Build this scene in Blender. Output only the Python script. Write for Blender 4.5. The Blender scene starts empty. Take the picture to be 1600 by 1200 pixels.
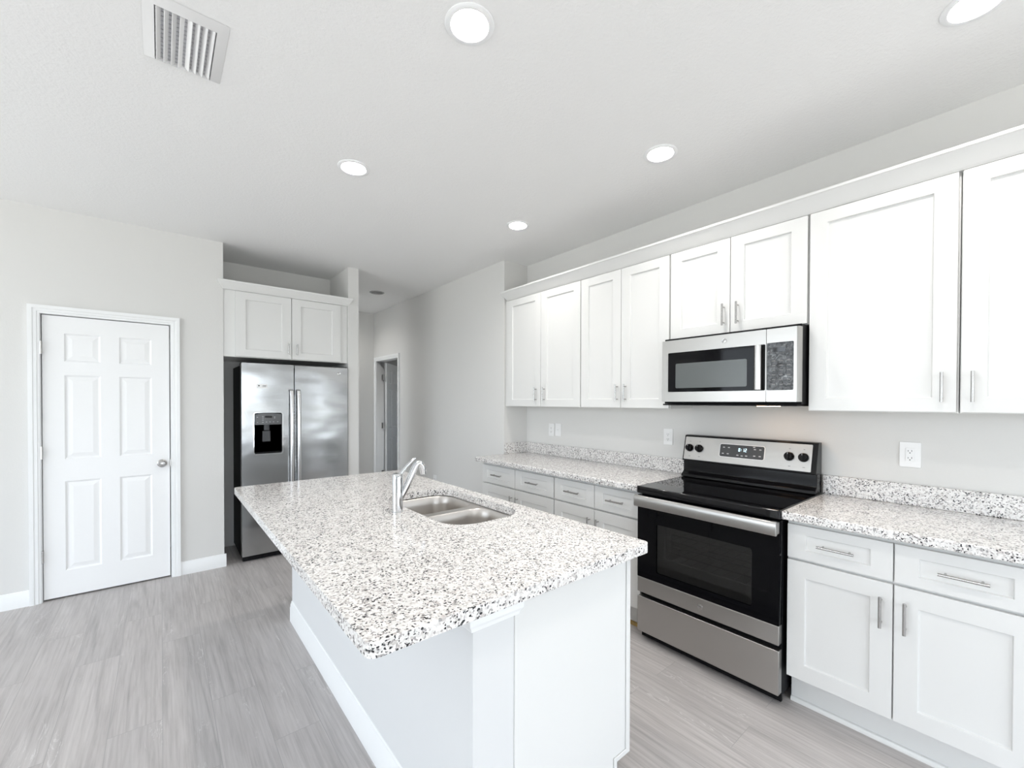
import bpy, bmesh, math, random
from mathutils import Vector, Matrix
from math import pi, sin, cos, radians

S = bpy.context.scene
COL = S.collection

# ------------------------------------------------------------------ camera
yaw, pit, rol = radians(39.439), radians(-0.577), radians(0.141)
F = Vector((sin(yaw)*cos(pit), cos(yaw)*cos(pit), sin(pit)))
R0 = Vector((cos(yaw), -sin(yaw), 0)); U0 = R0.cross(F)
R = R0*cos(rol)+U0*sin(rol); U = U0*cos(rol)-R0*sin(rol)
cd = bpy.data.cameras.new('camera'); cam = bpy.data.objects.new('camera', cd); COL.objects.link(cam)
cam.matrix_world = Matrix(((R.x, U.x, -F.x, 0), (R.y, U.y, -F.y, 0), (R.z, U.z, -F.z, 1.4136), (0, 0, 0, 1)))
cd.sensor_fit = 'HORIZONTAL'; cd.sensor_width = 36; cd.lens = 667.22/1600*36
cd.shift_y = (634.875-600)/1600; cd.clip_start = 0.02; cd.clip_end = 100
S.camera = cam

# ------------------------------------------------------------------ light
SKY, LAMP, EXPO = 10.0, 310.0, -0.62
S.view_settings.view_transform = 'Standard'; S.view_settings.look = 'None'
S.view_settings.gamma = 1; S.view_settings.use_curve_mapping = False
S.view_settings.exposure = EXPO
W = bpy.data.worlds.new('world'); S.world = W; W.use_nodes = True
wn, wl = W.node_tree.nodes, W.node_tree.links
bg = wn['Background']; bg.inputs[1].default_value = SKY
tc = wn.new('ShaderNodeTexCoord'); sp = wn.new('ShaderNodeSeparateXYZ'); wr = wn.new('ShaderNodeValToRGB')
mr = wn.new('ShaderNodeMapRange'); mr.inputs[1].default_value = -1; mr.inputs[2].default_value = 1
wl.new(tc.outputs['Generated'], sp.inputs[0]); wl.new(sp.outputs[2], mr.inputs[0]); wl.new(mr.outputs[0], wr.inputs[0])
e = wr.color_ramp.elements
e[0].position = 0.30; e[0].color = (.95, .93, .90, 1)
e[1].position = 0.51; e[1].color = (.86, .92, 1.0, 1)
x = e.new(0.47); x.color = (.60, .62, .60, 1)
x = e.new(1.0); x.color = (.72, .85, 1.0, 1)
wl.new(wr.outputs[0], bg.inputs[0])

def portal(name, loc, rot, sx, sy):
    l = bpy.data.lights.new(name, 'AREA'); l.shape = 'RECTANGLE'; l.size = sx; l.size_y = sy
    l.cycles.is_portal = True
    o = bpy.data.objects.new(name, l); o.location = loc; o.rotation_euler = rot; COL.objects.link(o)
portal('daylight_patio', (.15, -3.29, 1.02), (pi/2, 0, 0), 3.5, 2.03)
portal('daylight_added_right', (2.91, -1.9, 1.2), (pi/2, 0, pi/2), 1.8, 1.66)     # faces -x, portal of the added right-wall window        # faces +y into the room
portal('daylight_added_side_room', (4.59, 5.4, 1.45), (pi/2, 0, pi/2), .6, .9)  # portal of the added side-room window
portal('daylight_side', (-4.09, 2.0, 1.36), (pi/2, 0, -pi/2), 4.1, 2.4)      # faces +x
portal('daylight_added_hall', (0.71, 5.82, 1.3), (pi/2, 0, -pi/2), 1.0, 1.9)  # portal of the added window off the hall

# ------------------------------------------------------------------ materials
def mat(name, col, rough=.5, metal=0, spec=.5, emit=None, es=0, coat=0):
    m = bpy.data.materials.new(name); m.use_nodes = True
    b = m.node_tree.nodes['Principled BSDF']
    b.inputs['Base Color'].default_value = (*col, 1); b.inputs['Roughness'].default_value = rough
    b.inputs['Metallic'].default_value = metal; b.inputs['Specular IOR Level'].default_value = spec
    b.inputs['Coat Weight'].default_value = coat
    if emit: b.inputs['Emission Color'].default_value = (*emit, 1); b.inputs['Emission Strength'].default_value = es
    return m
def nd(m, t, **kw):
    n = m.node_tree.nodes.new(t)
    for k, v in kw.items(): setattr(n, k, v)
    return n
def lk(m, a, b): m.node_tree.links.new(a, b)
def bsdf(m): return m.node_tree.nodes['Principled BSDF']
def coords(m, scale=(1, 1, 1)):
    t = nd(m, 'ShaderNodeNewGeometry'); p = nd(m, 'ShaderNodeMapping'); p.inputs['Scale'].default_value = scale
    lk(m, t.outputs['Position'], p.inputs[0]); return p.outputs[0]
def noise(m, vec, scale, detail=4, rough=.5, dist=0):
    n = nd(m, 'ShaderNodeTexNoise'); n.inputs['Scale'].default_value = scale; n.inputs['Detail'].default_value = detail
    n.inputs['Roughness'].default_value = rough; n.inputs['Distortion'].default_value = dist
    lk(m, vec, n.inputs['Vector']); return n
def ramp(m, fac, stops, interp='LINEAR'):
    r = nd(m, 'ShaderNodeValToRGB'); r.color_ramp.interpolation = interp
    el = r.color_ramp.elements
    while len(el) < len(stops): el.new(.5)
    for q, (p, c) in zip(el, stops): q.position = p; q.color = (*c, 1) if len(c) == 3 else c
    lk(m, fac, r.inputs[0]); return r.outputs[0]
def mix(m, fac, a, b, mode='MIX'):
    n = nd(m, 'ShaderNodeMix', data_type='RGBA', blend_type=mode)
    for s, v in ((n.inputs[0], fac), (n.inputs[6], a), (n.inputs[7], b)):
        if hasattr(v, 'links'): lk(m, v, s)
        else: s.default_value = v if not isinstance(v, tuple) or len(v) == 4 else (*v, 1)
    return n.outputs[2]
def bump(m, h, strength, dist=.01):
    n = nd(m, 'ShaderNodeBump'); n.inputs['Strength'].default_value = strength; n.inputs['Distance'].default_value = dist
    lk(m, h, n.inputs['Height']); lk(m, n.outputs[0], bsdf(m).inputs['Normal'])

WALL = mat('grey_wall_paint', (.74, .735, .72), .7, spec=.3)
bump(WALL, noise(WALL, coords(WALL), 140, 3).outputs[0], .12, .004)
CEIL = mat('textured_white_ceiling', (.88, .88, .875), .85, spec=.2)
bump(CEIL, noise(CEIL, coords(CEIL), 70, 5, .6).outputs[0], .35, .006)
CAB = mat('white_cabinet_paint', (.775, .775, .765), .32, spec=.4)
TRIM = mat('white_gloss_trim', (.90, .91, .915), .3, spec=.45)
DOORM = mat('white_door_paint', (.93, .935, .94), .38, spec=.4)
WOOD = mat('raw_pine', (.42, .28, .10), .7)
BLACK = mat('black_enamel', (.006, .006, .007), .14, spec=.22)
BLACKM = mat('black_matte_plastic', (.007, .007, .008), .55, spec=.15)
GLASSB = mat('black_ceramic_glass', (.004, .004, .005), .04, spec=.5)
GLASSD = mat('black_door_glass', (.003, .003, .004), .05, spec=.14)
DKGREY = mat('dark_grey_plastic', (.045, .047, .05), .35)
MIDGREY = mat('grey_plastic', (.13, .135, .14), .4)
PLATE = mat('white_plastic_plate', (.90, .90, .90), .35)
SLOT = mat('dark_slot', (.05, .05, .05), .6)
PRINT = mat('grey_print', (.55, .55, .56), .5)
FADED = mat('faint_grey_print', (.22, .22, .225), .5)
CHROME = mat('chrome', (.72, .735, .755), .07, 1)
NICKEL = mat('brushed_nickel', (.47, .46, .45), .26, 1)
DIGIT = mat('lit_digits', (.7, .9, 1), .4, emit=(.7, .92, 1), es=2.2)
LENS = mat('lit_lamp_lens', (1, 1, 1), .4, emit=(1, .965, .92), es=LAMP)
LENSOFF = mat('unlit_lamp_lens', (.85, .85, .84), .4)
WARM = mat('warm_hood_lamp', (1, .9, .7), .4, emit=(1, .62, .34), es=30)
VENTIN = mat('vent_shadow', (.55, .55, .57), .8)
FRAMEM = mat('white_window_vinyl', (.85, .85, .85), .4)

def stainless(name, col, rough, vec, strength, wav=0):
    m = mat(name, col, rough, 1)
    n = noise(m, coords(m, vec), 1, 3)
    r = nd(m, 'ShaderNodeMapRange'); r.inputs[3].default_value = rough-.05; r.inputs[4].default_value = rough+.06
    lk(m, n.outputs[0], r.inputs[0]); lk(m, r.outputs[0], bsdf(m).inputs['Roughness'])
    h = n.outputs[0]
    if wav:
        w = noise(m, coords(m, (1, 1, 2.2)), 2.2, 1)
        b2 = nd(m, 'ShaderNodeBump'); b2.inputs['Strength'].default_value = wav; b2.inputs['Distance'].default_value = .05
        lk(m, w.outputs[0], b2.inputs['Height'])
        b1 = nd(m, 'ShaderNodeBump'); b1.inputs['Strength'].default_value = strength; b1.inputs['Distance'].default_value = .002
        lk(m, h, b1.inputs['Height']); lk(m, b2.outputs[0], b1.inputs['Normal']); lk(m, b1.outputs[0], bsdf(m).inputs['Normal'])
    else: bump(m, h, strength, .002)
    return m
STEELF = stainless('fridge_stainless', (.44, .445, .45), .17, (4, 4, 260), .02, .16)
STEEL = stainless('range_stainless', (.47, .46, .445), .31, (6, 6, 300), .02)
STEELS = stainless('sink_stainless', (.60, .575, .55), .33, (3, 3, 120), .0)

def pane(name, tint, gl=.10):
    m = bpy.data.materials.new(name); m.use_nodes = True; n = m.node_tree.nodes; n.clear()
    o = n.new('ShaderNodeOutputMaterial'); t = n.new('ShaderNodeBsdfTransparent'); g = n.new('ShaderNodeBsdfGlossy'); x = n.new('ShaderNodeMixShader')
    t.inputs[0].default_value = (*tint, 1); g.inputs['Roughness'].default_value = .03; x.inputs[0].default_value = gl
    for a, b in ((t.outputs[0], x.inputs[1]), (g.outputs[0], x.inputs[2]), (x.outputs[0], o.inputs[0])): m.node_tree.links.new(a, b)
    return m
WINGLASS = pane('window_glass', (.96, .97, .97), .05)
OVENGLASS = pane('oven_window_glass', (.42, .42, .42), .06)

def granite():
    m = mat('speckled_granite', (.8, .8, .8), .1, spec=.5)
    c = coords(m)
    n = noise(m, c, 90, 3)
    d = nd(m, 'ShaderNodeVectorMath', operation='MULTIPLY_ADD'); d.inputs[1].default_value = (.010, .010, .010)
    lk(m, n.outputs['Color'], d.inputs[0]); lk(m, c, d.inputs[2])
    def vor(s):
        v = nd(m, 'ShaderNodeTexVoronoi', feature='F1'); v.inputs['Scale'].default_value = s; lk(m, d.outputs[0], v.inputs['Vector'])
        q = nd(m, 'ShaderNodeSeparateColor'); lk(m, v.outputs['Color'], q.inputs[0]); return q
    a, b = vor(150), vor(210)
    base = ramp(m, a.outputs[0], [(0, (.88, .86, .845)), (.36, (.80, .785, .77)), (.64, (.72, .695, .68)), (.84, (.60, .56, .545)), (.93, (.38, .37, .365))], 'CONSTANT')
    cl = noise(m, c, 22, 2)
    msk = nd(m, 'ShaderNodeMath', operation='MULTIPLY_ADD'); msk.inputs[1].default_value = .42; lk(m, cl.outputs[0], msk.inputs[0]); lk(m, b.outputs[0], msk.inputs[2])
    dark = ramp(m, msk.outputs[0], [(0, (0, 0, 0)), (1.0, (0, 0, 0))], 'CONSTANT')
    gt = nd(m, 'ShaderNodeMath', operation='GREATER_THAN'); gt.inputs[1].default_value = 1.12; lk(m, msk.outputs[0], gt.inputs[0])
    gt2 = nd(m, 'ShaderNodeMath', operation='GREATER_THAN'); gt2.inputs[1].default_value = 1.03; lk(m, msk.outputs[0], gt2.inputs[0])
    k = mix(m, gt2.outputs[0], base, (.40, .375, .365, 1))
    k = mix(m, gt.outputs[0], k, (.025, .025, .028, 1))
    lk(m, k, bsdf(m).inputs['Base Color'])
    return m
GRAN = granite()

def floor_mat():
    m = mat('grey_vinyl_plank', (.4, .39, .38), .36, spec=.35)
    g = nd(m, 'ShaderNodeNewGeometry'); s = nd(m, 'ShaderNodeSeparateXYZ'); lk(m, g.outputs['Position'], s.inputs[0])
    cb = nd(m, 'ShaderNodeCombineXYZ'); lk(m, s.outputs[1], cb.inputs[0]); lk(m, s.outputs[0], cb.inputs[1])
    br = nd(m, 'ShaderNodeTexBrick', offset=.37, offset_frequency=2)
    for k, v in (('Scale', 1), ('Brick Width', 1.22), ('Row Height', .18), ('Mortar Size', .0012), ('Mortar Smooth', .2), ('Bias', 0)): br.inputs[k].default_value = v
    br.inputs['Color1'].default_value = (0, 0, 0, 1); br.inputs['Color2'].default_value = (1, 1, 1, 1); br.inputs['Mortar'].default_value = (.5, .5, .5, 1)
    lk(m, cb.outputs[0], br.inputs['Vector'])
    off = nd(m, 'ShaderNodeVectorMath', operation='MULTIPLY_ADD'); off.inputs[1].default_value = (37, 19, 11)
    lk(m, br.outputs['Color'], off.inputs[0]); lk(m, cb.outputs[0], off.inputs[2])
    def st(sc):
        p = nd(m, 'ShaderNodeMapping'); p.inputs['Scale'].default_value = sc; lk(m, off.outputs[0], p.inputs[0]); return p.outputs[0]
    fine = noise(m, st((2.2, 55, 1)), 1.6, 6, .6, .3)
    broad = noise(m, st((1.1, 7, 1)), 1.5, 4, .55, .8)
    cn = noise(m, st((.26, 5.0, 1)), 1.0, 2, .45, .25)
    k1 = nd(m, 'ShaderNodeMath', operation='MULTIPLY'); k1.inputs[1].default_value = 80; lk(m, cn.outputs[0], k1.inputs[0])
    wv = nd(m, 'ShaderNodeMath', operation='SINE'); lk(m, k1.outputs[0], wv.inputs[0])
    w2 = nd(m, 'ShaderNodeMath', operation='MULTIPLY_ADD'); w2.inputs[1].default_value = .5; w2.inputs[2].default_value = .5; lk(m, wv.outputs[0], w2.inputs[0])
    gm = noise(m, st((.9, 4, 1)), 1.3, 2)
    gms = ramp(m, gm.outputs[0], [(.45, (.05, .05, .05)), (.65, (.75, .75, .75))])
    cfine = ramp(m, fine.outputs[0], [(.30, (.35, .325, .318)), (.5, (.495, .468, .459)), (.72, (.62, .59, .58))])
    cb2 = ramp(m, broad.outputs[0], [(.3, (.38, .358, .35)), (.55, (.50, .474, .465)), (.8, (.58, .552, .543))])
    c = mix(m, .5, cfine, cb2)
    wr_ = ramp(m, w2.outputs[0], [(0, (.80, .80, .80)), (.35, (1, 1, 1)), (1, (1.04, 1.04, 1.04))])
    c = mix(m, gms, c, wr_, 'MULTIPLY')
    tone = ramp(m, br.outputs['Color'], [(0, (.965, .965, .968)), (1, (1.035, 1.03, 1.028))])
    c = mix(m, 1, c, tone, 'MULTIPLY')
    vein = noise(m, st((1.6, 9, 1)), 2.2, 3, .5, 1.6)
    vm = ramp(m, vein.outputs[0], [(.485, (0, 0, 0)), (.5, (1, 1, 1)), (.515, (0, 0, 0))])
    sel = noise(m, st((.8, 3, 1)), 2.5, 1)
    sm = ramp(m, sel.outputs[0], [(.56, (0, 0, 0)), (.66, (.5, .5, .5))])
    vv = mix(m, 1, vm, sm, 'MULTIPLY')
    c = mix(m, vv, c, (.78, .76, .75, 1))
    c = mix(m, br.outputs['Fac'], c, (.36, .345, .34, 1))
    lk(m, c, bsdf(m).inputs['Base Color'])
    bump(m, fine.outputs[0], .08, .002)
    return m
FLOOR = floor_mat()

def film_mat():
    m = mat('crinkled_clear_film', (.10, .11, .12), .12, spec=.8)
    n = noise(m, coords(m, (1, 1, 1)), 42, 5, .6, 1.5)
    bump(m, n.outputs[0], 1.0, .02)
    lk(m, ramp(m, n.outputs[0], [(.35, (.045, .05, .055)), (.6, (.17, .185, .20)), (.72, (.42, .44, .46))]), bsdf(m).inputs['Base Color'])
    return m
FILM = film_mat()

# ------------------------------------------------------------------ mesh helpers
class MB:
    def __init__(s): s.bm = bmesh.new()
    def face(s, pts):
        return s.bm.faces.new([s.bm.verts.new(p) for p in pts])
    def box(s, x0, x1, y0, y1, z0, z1):
        v = [s.bm.verts.new((x, y, z)) for x in (x0, x1) for y in (y0, y1) for z in (z0, z1)]
        for f in ((0, 1, 3, 2), (4, 6, 7, 5), (0, 4, 5, 1), (2, 3, 7, 6), (0, 2, 6, 4), (1, 5, 7, 3)): s.bm.faces.new([v[i] for i in f])
        return s
    def prism(s, ax, poly, a, b, poly2=None):
        def P(u, v, n): return (n, u, v) if ax == 'x' else (u, n, v) if ax == 'y' else (u, v, n)
        A = [s.bm.verts.new(P(u, v, a)) for u, v in poly]; B = [s.bm.verts.new(P(u, v, b)) for u, v in (poly2 or poly)]
        n = len(A)
        s.bm.faces.new(A); s.bm.faces.new(B[::-1])
        for i in range(n): s.bm.faces.new((A[i], B[i], B[(i+1) % n], A[(i+1) % n]))
        return s
    def loft(s, loops, close=True, cap0=True, cap1=True):
        L = [[s.bm.verts.new(p) for p in l] for l in loops]; n = len(L[0])
        for a, b in zip(L, L[1:]):
            for i in range(n if close else n-1): s.bm.faces.new((a[i], b[i], b[(i+1) % n], a[(i+1) % n]))
        if cap0: s.bm.faces.new(L[0])
        if cap1: s.bm.faces.new(L[-1][::-1])
        return s
    def lathe(s, prof, c, ax='z', seg=28, cap0=True, cap1=True):
        loops = []
        for r, h in prof:
            r = max(r, 1e-5)
            l = []
            for i in range(seg):
                a = 2*pi*i/seg; u, v = r*cos(a), r*sin(a)
                l.append((c[0]+u, c[1]+v, c[2]+h) if ax == 'z' else (c[0]+h, c[1]+u, c[2]+v) if ax == 'x' else (c[0]+u, c[1]+h, c[2]+v))
            loops.append(l)
        return s.loft(loops, True, cap0, cap1)
    def tube(s, pts, rad, seg=12, caps=True):
        pts = [Vector(p) for p in pts]; rad = rad if isinstance(rad, (list, tuple)) else [rad]*len(pts)
        loops = []; up = None
        for i, p in enumerate(pts):
            d = (pts[min(i+1, len(pts)-1)]-pts[max(i-1, 0)]).normalized()
            if up is None: up = d.orthogonal().normalized()
            up = (up-d*up.dot(d)).normalized(); w = d.cross(up)
            loops.append([tuple(p+(up*cos(2*pi*k/seg)+w*sin(2*pi*k/seg))*rad[i]) for k in range(seg)])
        return s.loft(loops, True, caps, caps)
    def shaker(s, ax, u0, u1, v0, v1, nf, nb, su, sv, dep):
        def P(u, v, n): return (n, u, v) if ax == 'x' else (u, n, v)
        sg = 1 if nb > nf else -1
        def rect(a, b, c, d, n): return [s.bm.verts.new(P(*q, n)) for q in ((a, c), (b, c), (b, d), (a, d))]
        o = rect(u0, u1, v0, v1, nf); i1 = rect(u0+su, u1-su, v0+sv, v1-sv, nf)
        i2 = rect(u0+su+.003, u1-su-.003, v0+sv+.003, v1-sv-.003, nf+sg*dep); bk = rect(u0, u1, v0, v1, nb)
        for A, B in ((o, i1), (i1, i2), (bk, o)):
            for k in range(4): s.bm.faces.new((A[k], A[(k+1) % 4], B[(k+1) % 4], B[k]))
        s.bm.faces.new(i2); s.bm.faces.new(bk)
        return s
    def done(s, smooth):
        bmesh.ops.remove_doubles(s.bm, verts=s.bm.verts, dist=1e-6)
        bmesh.ops.recalc_face_normals(s.bm, faces=s.bm.faces)
        if smooth:
            for f in s.bm.faces: f.smooth = True
            for ed in s.bm.edges:
                if len(ed.link_faces) == 2 and ed.calc_face_angle(0) > radians(smooth): ed.smooth = False
        return s.bm

def rrect(u0, u1, v0, v1, r, n=6):
    p = []
    for cu, cv, a in ((u1-r, v1-r, 0), (u0+r, v1-r, 90), (u0+r, v0+r, 180), (u1-r, v0+r, 270)):
        for k in range(n+1):
            t = radians(a+90*k/n); p.append((cu+r*cos(t), cv+r*sin(t)))
    return p

def wloc(o):
    v = Vector((0, 0, 0))
    while o: v += Vector(o.location); o = o.parent
    return v
def obj(name, mb, m, parent=None, loc=None, bevel=0, smooth=35, segs=2, label=None):
    bm = mb.done(smooth)
    base = wloc(parent) if parent else Vector(loc or (0, 0, 0))
    bmesh.ops.translate(bm, verts=bm.verts, vec=-base)
    me = bpy.data.meshes.new(name); bm.to_mesh(me); bm.free(); me.materials.append(m)
    o = bpy.data.objects.new(name, me); COL.objects.link(o)
    if parent: o.parent = parent
    else: o.location = base
    if bevel:
        b = o.modifiers.new('bevel', 'BEVEL'); b.width = bevel; b.segments = segs; b.limit_method = 'ANGLE'; b.angle_limit = radians(40)
    if label: o['label'] = label
    return o
def thing(name, loc, label, cat, group=None):
    o = bpy.data.objects.new(name, None); COL.objects.link(o); o.location = loc; o.empty_display_size = .1
    o['label'] = label; o['category'] = cat
    if group: o['group'] = group
    return o
def tag(o, label, cat, group=None):
    o['label'] = label; o['category'] = cat
    if group: o['group'] = group
    return o
def struct(name, mb, m, label=None, **kw):
    o = obj(name, mb, m, **kw); o['kind'] = 'structure'
    if label: o['label'] = label
    return o
def structroot(name, loc, label):
    o = bpy.data.objects.new(name, None); COL.objects.link(o); o.location = loc; o.empty_display_size = .1
    o['kind'] = 'structure'; o['label'] = label
    return o

# ------------------------------------------------------------------ room shell
XR, YF, CE = 2.82, 4.381, 2.763
HX, RY = 2.53, 3.195            # hall wall plane, return wall plane
XL, YB = -4.0, -3.2             # far sides of the room behind the camera
struct('floor', MB().box(XL-.1, 4.6, YB-.1, 7.7, -.08, 0), FLOOR, 'grey wood-look vinyl plank floor running toward the far wall')
CANS = [(.860, 1.289), (.866, 2.497), (2.100, 1.290), (2.112, 2.503), (2.131, .131), (.858, .110), (1.72, 5.88), (2.070, 5.149)]
cm = MB(); ed = []                                             # ceiling board with a round cut-out for every can light
for lp in [[(XL-.1, YB-.1), (4.6, YB-.1), (4.6, 7.7), (XL-.1, 7.7)]]+[[(a+.069*cos(2*pi*k/28), c+.069*sin(2*pi*k/28)) for k in range(28)] for a, c in CANS]:
    v = [cm.bm.verts.new((p[0], p[1], CE)) for p in lp]; ed += [cm.bm.edges.new((v[i], v[(i+1) % len(v)])) for i in range(len(v))]
q = bmesh.ops.triangle_fill(cm.bm, edges=ed, use_beauty=True)
q = bmesh.ops.extrude_face_region(cm.bm, geom=[g for g in q['geom'] if isinstance(g, bmesh.types.BMFace)])
bmesh.ops.translate(cm.bm, verts=[g for g in q['geom'] if isinstance(g, bmesh.types.BMVert)], vec=(0, 0, .1))
struct('ceiling', cm, CEIL, 'white textured flat ceiling with recessed lights', smooth=0)
struct('wall_right', MB().box(XR, XR+.1, YB-.1, -2.8, 0, CE).box(XR, XR+.1, -1.0, RY, 0, CE).box(XR, XR+.1, -2.8, -1.0, 0, .37).box(XR, XR+.1, -2.8, -1.0, 2.03, CE), WALL, 'light grey wall behind the range and the long run of cabinets')
d1x0, d1x1, d1z = -.642, .058, 2.02
struct('wall_front', MB().box(XL, d1x0-.02, YF, YF+.115, 0, CE).box(d1x1+.02, .415, YF, YF+.115, 0, CE).box(d1x0-.02, d1x1+.02, YF, YF+.115, d1z+.02, CE), WALL,
       'light grey wall around the six-panel door')
struct('wall_alcove_left', MB().box(.315, .415, YF+.115, 5.06, 0, CE), WALL)
struct('wall_alcove_back', MB().box(.415, 1.457, 4.96, 5.06, 0, CE), WALL, 'shaded grey wall above and behind the refrigerator cabinet')
struct('wall_partition', MB().box(1.457, 1.562, 4.365, 5.2, 0, CE), WALL, 'narrow light grey wall end to the right of the refrigerator')
struct('wall_hall_left', MB().box(1.457, 1.562, 5.2, 5.45, 0, CE), WALL)
struct('wall_hall_end', MB().box(-.1, HX+.115, 6.42, 6.52, 0, CE), WALL, 'pale wall at the far end of the hall')
hy0, hy1, hz = 5.555, 6.305, 2.02
struct('wall_hall_right', MB().box(HX, HX+.115, RY+.115, hy0-.02, 0, CE).box(HX, HX+.115, hy1+.02, 6.42, 0, CE).box(HX, HX+.115, hy0-.02, hy1+.02, hz+.02, CE), WALL,
       'grey wall leading back along the hall to the open doorway')
struct('wall_return', MB().box(HX, XR+.1, RY, RY+.115, 0, CE), WALL, 'short grey return wall at the left end of the counter')
struct('wall_side_room', MB().box(HX+.115, 4.5, 7.5, 7.6, 0, CE).box(4.5, 4.6, RY, 5.1, 0, CE).box(4.5, 4.6, 5.7, 7.6, 0, CE).box(4.5, 4.6, 5.1, 5.7, 0, 1.0).box(4.5, 4.6, 5.1, 5.7, 1.9, CE).box(HX+.115, 4.5, 4.3, 4.4, 0, CE).box(HX+.015, HX+.115, 6.52, 7.6, 0, CE), WALL)
struct('wall_hall_side', MB().box(.7, .8, 5.06, 5.3, 0, CE).box(.7, .8, 6.34, 6.42, 0, CE).box(.7, .8, 5.3, 6.34, 0, .3).box(.7, .8, 5.3, 6.34, 2.3, CE), WALL)
struct('wall_pantry', MB().box(-1.3, -1.2, YF+.115, 5.4, 0, CE).box(-1.2, .315, 5.3, 5.4, 0, CE), WALL)
struct('wall_back', MB().box(XL, -1.6, YB-.1, YB, 0, CE).box(1.9, XR, YB-.1, YB, 0, CE).box(-1.6, 1.9, YB-.1, YB, 2.03, CE), WALL)
struct('wall_left', MB().box(XL-.1, XL, YB-.1, -.1, 0, CE).box(XL-.1, XL, 4.1, YF+.115, 0, CE).box(XL-.1, XL, -.1, 4.1, 0, .18).box(XL-.1, XL, -.1, 4.1, 2.56, CE), WALL)

def window(name, ax, n, u0, u1, v0, v1, mull, label):
    r = structroot(name, (n, (u0+u1)/2, v0) if ax == 'x' else ((u0+u1)/2, n, v0), label)
    b = MB(); t = .06; d = .03
    def bx(a, c, e_, f):
        b.box(n-d, n+d, a, c, e_, f) if ax == 'x' else b.box(a, c, n-d, n+d, e_, f)
    bx(u0, u0+t, v0, v1); bx(u1-t, u1, v0, v1); bx(u0+t, u1-t, v0, v0+t); bx(u0+t, u1-t, v1-t, v1)
    for k in range(1, mull):
        c = u0+(u1-u0)*k/mull; bx(c-t/2, c+t/2, v0+t, v1-t)
    obj('window_frame', b, FRAMEM, r)
    g = MB(); (g.box(n-.003, n+.003, u0+t, u1-t, v0+t, v1-t) if ax == 'x' else g.box(u0+t, u1-t, n-.003, n+.003, v0+t, v1-t))
    obj('window_pane', g, WINGLASS, r)
window('window_1', 'y', YB-.05, -1.6, 1.9, 0, 2.03, 3, 'sliding patio door in the wall behind the camera')
window('window_2', 'x', XL-.05, -.1, 4.1, .18, 2.56, 4, 'wide window in the far left wall')
window('added_window_4', 'x', XR+.05, -2.8, -1.0, .37, 2.03, 2, 'unseen right-wall window added for light and the refrigerator reflection')  # added to light the far cabinets and put a bright band on the refrigerator
window('added_window_5', 'x', 4.55, 5.1, 5.7, 1.0, 1.9, 1, 'small unseen window added to light the open door in the side room')  # unseen window put in to light the open door slab
window('added_window_3', 'x', .75, 5.3, 6.34, .3, 2.3, 1, 'unseen window added off the hall to give its end wall daylight')  # unseen window, placed and enlarged to bring daylight onto the hall end

# baseboards
BBP = [(0, 0), (.014, 0), (.014, .072), (.011, .08), (.011, .088), (.006, .098), (.006, .105), (0, .108)]
def bb_y(mb, x0, x1, y, sg=-1, k=1): mb.prism('x', [(y+sg*t, z*k) for t, z in BBP], x0, x1)      # runs along x
def bb_x(mb, y0, y1, x, sg=-1, k=1): mb.prism('y', [(x+sg*t, z*k) for t, z in BBP], y0, y1)      # runs along y
b = MB(); bb_y(b, XL, -.702, YF); bb_y(b, .120, .429, YF); struct('baseboard_front', b, TRIM, 'white baseboard on both sides of the six-panel door')
b = MB(); bb_y(b, 1.457, 1.562, 4.365); struct('baseboard_partition', b, TRIM)
b = MB(); bb_x(b, RY, hy0-.065, HX); struct('baseboard_hall', b, TRIM)

# casings
CP = [(.004, 0), (.004, .010), (.016, .012), (.018, .016), (.034, .016), (.038, .020), (.060, .022), (.060, 0)]
def casing(mb, ax, n, sg, u0, u1, z1):
    L = []
    for w, t in CP:
        path = [(u0-w, 0), (u0-w, z1+w), (u1+w, z1+w), (u1+w, 0)]
        L.append([(n+sg*t, u, z) if ax == 'x' else (u, n+sg*t, z) for u, z in path])
    for a, c in zip(L, L[1:]):
        for i in range(3): mb.face((a[i], c[i], c[i+1], a[i+1]))
    return mb
def jamb(mb, ax, n0, n1, u0, u1, z1, t=.02):
    for a, c, e_, f in ((u0-t, u0-.002, 0, z1+t), (u1+.002, u1+t, 0, z1+t), (u0-.002, u1+.002, z1+.002, z1+t)):
        mb.box(n0, n1, a, c, e_, f) if ax == 'x' else mb.box(a, c, n0, n1, e_, f)
    return mb
b = casing(MB(), 'y', YF, -1, d1x0-.002, d1x1+.002, d1z); struct('trim_1', b, TRIM, 'white stepped casing around the six-panel door')
b = jamb(MB(), 'y', YF+.001, YF+.115, d1x0, d1x1, d1z); struct('trim_2', b, TRIM)
b = casing(MB(), 'x', HX, -1, hy0, hy1, hz); struct('trim_3', b, TRIM, 'white casing around the open doorway in the hall')
b = jamb(MB(), 'x', HX+.001, HX+.115, hy0, hy1, hz); struct('trim_4', b, TRIM)

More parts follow.
